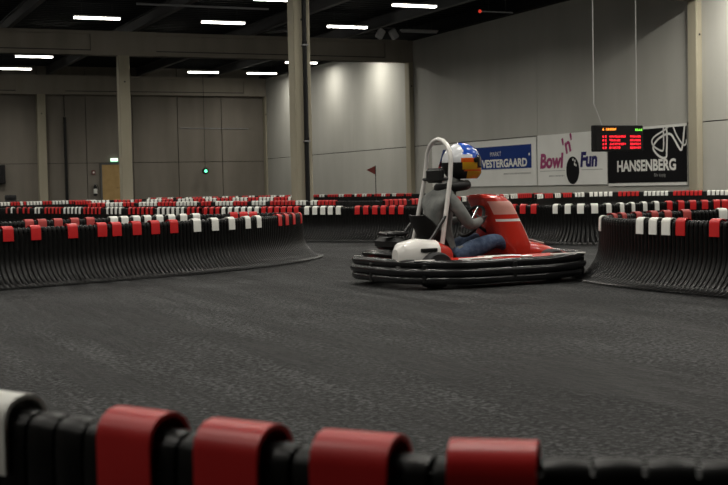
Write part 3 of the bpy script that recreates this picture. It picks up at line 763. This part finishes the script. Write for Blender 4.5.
b.add(vs, [tuple(reversed(range(NF))), tuple(range((len(zs)-1)*NF, len(zs)*NF))], M['kred'])
for r in range(len(zs)-1):
    zc = (zs[r]+zs[r+1])/2
    for i in range(NF):
        k = (i+1) % NF; a = 2*PI*(i+.5)/NF; m = M['kred']
        side = abs(math.sin(a)) > .5 and abs(math.cos(a)) < .80; front = math.cos(a) > .80
        if .49 < zc < .515 and (side or front): m = M['kwhite']
        elif .54 < zc < .665 and (side or front): m = M['kpink']
        elif .24 < zc < .27 and front: m = M['kwhite']
        o_ = len(b.v); kk = b.mi(m); b.f.append((r*NF+i, r*NF+k, (r+1)*NF+k, (r+1)*NF+i)); b.m.append(kk)
b.build('front_fairing', K, True)
# steering wheel
S0 = Vector((.06,0,.50)); ax = Vector((.62,0,-.40)).normalized(); e1 = Vector((0,1,0)); e2 = ax.cross(e1)
b = MB(); b.tube([S0 + (e1*math.cos(a)+e2*math.sin(a))*.145 for a in [2*PI*i/28 for i in range(28)]], .014, M['dark'], 8, closed=True)
sw = b.build('steering_wheel', K, True)
b = MB()
for a in (PI/2, PI*7/6, PI*11/6): b.tube([S0, S0 + (e1*math.cos(a)+e2*math.sin(a))*.142], .010, M['chrome'], 6)
b.build('spoke', sw, True)
b = MB(); b.tube([S0, S0+ax*.5], .014, M['frameblk'], 8); b.build('steering_column', K, True)
# seat
b = MB(); rings = []
for (x, z, hw, d) in ((.10,.125,.13,.02),(.0,.10,.17,.05),(-.14,.09,.185,.09),(-.27,.12,.19,.10),(-.36,.24,.20,.09),(-.41,.38,.20,.07),(-.46,.50,.17,.04),(-.48,.56,.12,.02)):
    ring = []
    tn = Vector((-.9,0,.3)) if z < .13 and x > -.2 else Vector((-.3,0,1)); nn = Vector((-tn.z,0,tn.x)).normalized()*-1
    M_ = 12
    for i in range(M_+1):
        a = -1+2*i/M_; ring.append(Vector((x,0,z)) + Vector((0,a*hw,0)) + nn*(d*a*a*1.2))
    for i in range(M_,-1,-1):
        a = -1+2*i/M_; ring.append(Vector((x,0,z)) + Vector((0,a*(hw+.008),0)) + nn*(d*a*a*1.2-.012))
    rings.append(ring)
b.loft(rings, M['dark']); b.build('seat', K, True)
# engine side: cover, exhaust, fuel tank
b = MB(); rings = []
for x, hw, z1 in ((-.86,.05,.31),(-.82,.10,.36),(-.68,.13,.39),(-.52,.13,.375),(-.40,.10,.32),(-.36,.05,.28)):
    ring = []
    for i in range(14):
        a = 2*PI*i/14; c_, s_ = math.cos(a), math.sin(a); ring.append((x, -.33 + hw*math.copysign(abs(c_)**.7, c_), .24 + (z1-.24)*math.copysign(abs(s_)**.75, s_)))
    rings.append(ring)
b.loft(rings[:4], M['kwhite'], False); b.loft(rings[3:], M['kred'], False); b.add(rings[0], [tuple(reversed(range(14)))], M['kwhite']); b.add(rings[-1], [tuple(range(14))], M['kred']); eng = b.build('engine_cover', K, True)
b = MB(); b.box((-.63,-.461,.30), (.15,.012,.03), M['dark'], bev=.004); b.build('cover_sticker', eng)
b = MB(); b.box((-.70,.02,.34), (.14,.34,.10), M['dark'], bev=.03); b.box((-.70,-.02,.42), (.2,.16,.035), M['shiny'], bev=.012); b.build('air_box', K, True)
b = MB(); b.tube([(-.4,.30,.16),(-.5,.33,.22),(-.66,.33,.23),(-.78,.30,.21)], [.03,.045,.045,.03], M['chrome'], 10); b.build('exhaust', K, True)
b = MB(); b.box((-.80,-.05,.26), (.10,.62,.05), M['shiny'], bev=.02); b.build('rear_bar', K, True)
# roll hoop behind the driver
b = MB(); HP = []
for s, z in ((-.24,.18),(-.22,.50),(-.20,.85)): HP.append((-.40+.20*(z-.18), s, z))
for i in range(9):
    a = PI - PI*i/8; HP.append((-.25, .0 + .19*math.cos(a), 1.0 + .175*math.sin(a)))
HP += [(-.40+.20*(z-.18), -s, z) for s, z in ((-.20,.85),(-.22,.50),(-.24,.18))]
b.tube(HP, .019, M['kwhite'], 10); hoop = b.build('roll_hoop', K, True)
hoop['label'] = 'white roll hoop'
b = MB(); b.box((-.285,0,.88), (.05,.24,.12), M['dark'], bev=.02); b.tube([(-.275,-.20,.85),(-.275,.20,.85)], .014, M['frameblk'], 8); b.build('head_rest', hoop, True)
for s in (-1,1):
    b = MB(); b.tube([(-.33,s*.222,.55),(-.68,s*.28,.14)], .014, M['frameblk'], 8); b.build('hoop_strut', hoop, True)
# pedals
for s in (-1,1):
    b = MB(); b.tube([(.60,s*.14,.07),(.63,s*.14,.22),(.63,s*.10,.22)], .009, M['chrome'], 6); b.build('pedal', K, True)

# ------------------------------------------------------------------ the driver
D = empty('person', (KX, KY, 0), KR); tag(D, 'person driving the kart in grey jacket, jeans and a blue and yellow helmet', 'person')
def skin(name, verts, edges, radii, parent, root=0, sub=2):
    me = bpy.data.meshes.new(name); me.from_pydata(verts, edges, []); o = bpy.data.objects.new(name, me); C.objects.link(o)
    md = o.modifiers.new('skin', 'SKIN'); md.use_smooth_shade = True; md.branch_smoothing = .5
    sv = me.skin_vertices[0].data
    for i, r in enumerate(radii): sv[i].radius = (r, r) if not isinstance(r, tuple) else r; sv[i].use_root = (i == root)
    s = o.modifiers.new('sub', 'SUBSURF'); s.levels = sub; s.render_levels = sub
    dg = bpy.context.evaluated_depsgraph_get(); dg.update()
    m2 = bpy.data.meshes.new_from_object(o.evaluated_get(dg)); bpy.data.objects.remove(o)
    m2.name = name; o2 = bpy.data.objects.new(name, m2); C.objects.link(o2); o2.parent = parent
    m2.polygons.foreach_set('use_smooth', [True]*len(m2.polygons))
    return o2
V = []; Ed = []; Rd = []
def vt(p, r, frm=None):
    V.append(p); Rd.append(r); i = len(V)-1
    if frm is not None: Ed.append((frm, i))
    return i
pel = vt((-.20,0,.225), (.13,.12)); wa = vt((-.255,0,.36), (.125,.12), pel); ch = vt((-.275,0,.55), (.15,.13), wa); uc = vt((-.265,0,.68), (.12,.10), ch); nk = vt((-.145,0,.79), .062, uc); hd = vt((-.07,0,.90), .075, nk); 
for s in (-1, 1):
    sh = vt((-.25,s*.165,.69), .072, uc); el1 = vt((-.19,s*.235,.58), .056, sh); el = vt((-.13,s*.27,.475), .048, el1); fa = vt((-.03,s*.225,.49), .042, el); wr = vt((.045,s*.165,.51), .030, fa)
    hp = vt((-.15,s*.095,.205), .092, pel); th = vt((.03,s*.14,.29), .084, hp); kn = vt((.20,s*.16,.345), .064, th); sn = vt((.38,s*.155,.24), .052, kn); an = vt((.54,s*.145,.135), .040, sn); ft = vt((.60,s*.145,.115), .042, an); te = vt((.655,s*.14,.175), .030, ft)
body = skin('driver_body', V, Ed, Rd, D)
me = body.data
for m in (M['jacket'], M['jeans'], M['dark']): me.materials.append(m)
for p in me.polygons:
    c = p.center
    if c.x > .49 and c.z < .30: p.material_index = 2
    elif (c.z < .29) or (c.x > -.12 and c.z < .425) or (c.x > .1): p.material_index = 1
    else: p.material_index = 0
# gloved hands gripping the wheel: palm, four fingers and a thumb each
for s in (-1, 1):
    G = S0 + e1*(s*.145) + Vector((.0,0,.01))          # grip centre on the rim
    V = []; Ed = []; Rd = []
    w0 = vt((.035, s*.172, .505), .027)
    pm = vt(tuple(G + Vector((-.018, s*.022, .004))), (.030,.022), w0)
    up = e2.normalized()*(1 if e2.z > 0 else -1)
    for k in range(4):
        off = up*(.030 - k*.020); L = (.95,1.0,.96,.78)[k]
        a = vt(tuple(G + Vector((.006, s*.026, .0)) + off), .0115, pm)
        b_ = vt(tuple(G + Vector((.030*L, s*.016, .002)) + off), .0100, a)
        c_ = vt(tuple(G + Vector((.030*L, -s*.014, .0)) + off), .0090, b_)
        d_ = vt(tuple(G + Vector((.006, -s*.024*L, -.002)) + off), .0080, c_)
    t1 = vt(tuple(G + Vector((-.026, -s*.002, .028))), .0120, pm); t2 = vt(tuple(G + Vector((-.020, -s*.026, .036))), .0105, t1); t3 = vt(tuple(G + Vector((-.004, -s*.040, .034))), .0090, t2)
    g = skin('glove', V, Ed, Rd, D, 1, 2); g.data.materials.append(M['glove'])
# helmet
hc = Vector((-.03, 0, .982))
H = bpy.data.objects.new('helmet', None)
b = MB(); rings = []; NS = 88
def hel(th, ph, k=1.0):   # th from top 0..pi, ph around, x forward
    r = Vector((math.sin(th)*math.cos(ph)*.170, math.sin(th)*math.sin(ph)*.142, math.cos(th)*.165))
    if r.z < -.02 and r.x > 0: r.x += .030*min(1,(-.02-r.z)/.06)*math.cos(ph)
    if r.z < -.02: r.z *= 1.06
    return hc + r*k
NT = 56; TMAX = 2.42
for i in range(NT+1):
    th = max(.02, TMAX*i/NT); rings.append([hel(th, 2*PI*j/NS) for j in range(NS)])
vs = [p for r in rings for p in r]
def hmat(c):
    q = c - hc
    if q.z > .085: return M['hblue'] if q.x > -.05 else M['hwhite']
    if q.z > .035:
        if q.x < -.06: return M['hwhite']
        return M['hblue'] if q.x > .02 or q.z > .065 else M['hwhite']
    if q.z > .0: return M['horange'] if q.x > -.08 else M['hwhite']
    if q.z > -.055: return M['hyellow'] if q.x > -.07 else M['dark']
    if q.z > -.072: return M['horange'] if q.x > -.05 else M['dark']
    return M['hyellow'] if q.x > -.02 else M['dark']
for i in range(NT):
    for j in range(NS):
        k = (j+1) % NS; idx = (i*NS+j, i*NS+k, (i+1)*NS+k, (i+1)*NS+j)
        c = (Vector(vs[idx[0]])+Vector(vs[idx[2]]))/2
        b.add([vs[q] for q in idx], [(0,1,2,3)], hmat(c))
b.add([hel(.02, 2*PI*j/NS) for j in range(NS)], [tuple(range(NS))], M['hblue'])
b.add([hel(TMAX, 2*PI*j/NS) for j in range(NS)], [tuple(range(NS))], M['dark'])
import bmesh
hb = b.build('helmet', None, True); bm = bmesh.new(); bm.from_mesh(hb.data); bmesh.ops.remove_doubles(bm, verts=bm.verts, dist=.0004); bmesh.ops.recalc_face_normals(bm, faces=bm.faces); bm.to_mesh(bm_me := hb.data); bm.free()
hb.data.polygons.foreach_set('use_smooth', [True]*len(hb.data.polygons)); hb.parent = D
bpy.data.objects.remove(H)
b = MB(); vs = []; fs = []; NV = 20
for i in range(7):
    th = 1.20 + .62*i/6
    for j in range(NV+1):
        ph = -1.12 + 2.24*j/NV; vs.append(hel(th, ph, 1.022))
for i in range(6):
    for j in range(NV): fs.append((i*(NV+1)+j, i*(NV+1)+j+1, (i+1)*(NV+1)+j+1, (i+1)*(NV+1)+j))
b.add(vs, fs, M['visor']); vz = b.build('visor', None, True); vz.parent = hb
md = vz.modifiers.new('thick', 'SOLIDIFY'); md.thickness = .004
for s in (-1,1):
    b = MB(); b.lathe([(.022,-.004),(.022,.006),(.01,.009)] if s > 0 else [(.01,-.009),(.022,-.006),(.022,.004)], tuple(hel(1.45, s*1.25, 1.02)), M['dark'], 12, 'Y')
    o = b.build('visor_pivot', None, True); o.parent = hb
# dark neck brace
b = MB(); b.tube([(-.12+.115*math.cos(a), .115*math.sin(a), .79+.012*math.cos(a)) for a in [2*PI*i/24 for i in range(24)]], .040, M['dark'], 10, closed=True)
o = b.build('neck_brace', None, True); o.parent = D

# ------------------------------------------------------------------ world, camera
wd = bpy.data.worlds.new('hall_world'); bpy.context.scene.world = wd; wd.use_nodes = True
wd.node_tree.nodes['Background'].inputs['Color'].default_value = (.01,.01,.011,1); wd.node_tree.nodes['Background'].inputs['Strength'].default_value = .3
cd = bpy.data.cameras.new('camera'); cam = bpy.data.objects.new('camera', cd); C.objects.link(cam)
cd.sensor_width = 36; cd.sensor_fit = 'HORIZONTAL'; cd.lens = 36*f_px/728; cd.clip_start = .05; cd.clip_end = 200
cam.matrix_world = Matrix(((Rr.x, Ur.x, -Fw.x, 0), (Rr.y, Ur.y, -Fw.y, 0), (Rr.z, Ur.z, -Fw.z, .8), (0,0,0,1)))
cd.dof.use_dof = True; cd.dof.focus_distance = 11.0; cd.dof.aperture_fstop = 8.5
bpy.context.scene.camera = cam
sc = bpy.context.scene
sc.view_settings.view_transform = 'Standard'; sc.view_settings.look = 'None'; sc.view_settings.gamma = 1; sc.view_settings.use_curve_mapping = False
sc.view_settings.exposure = 0.22
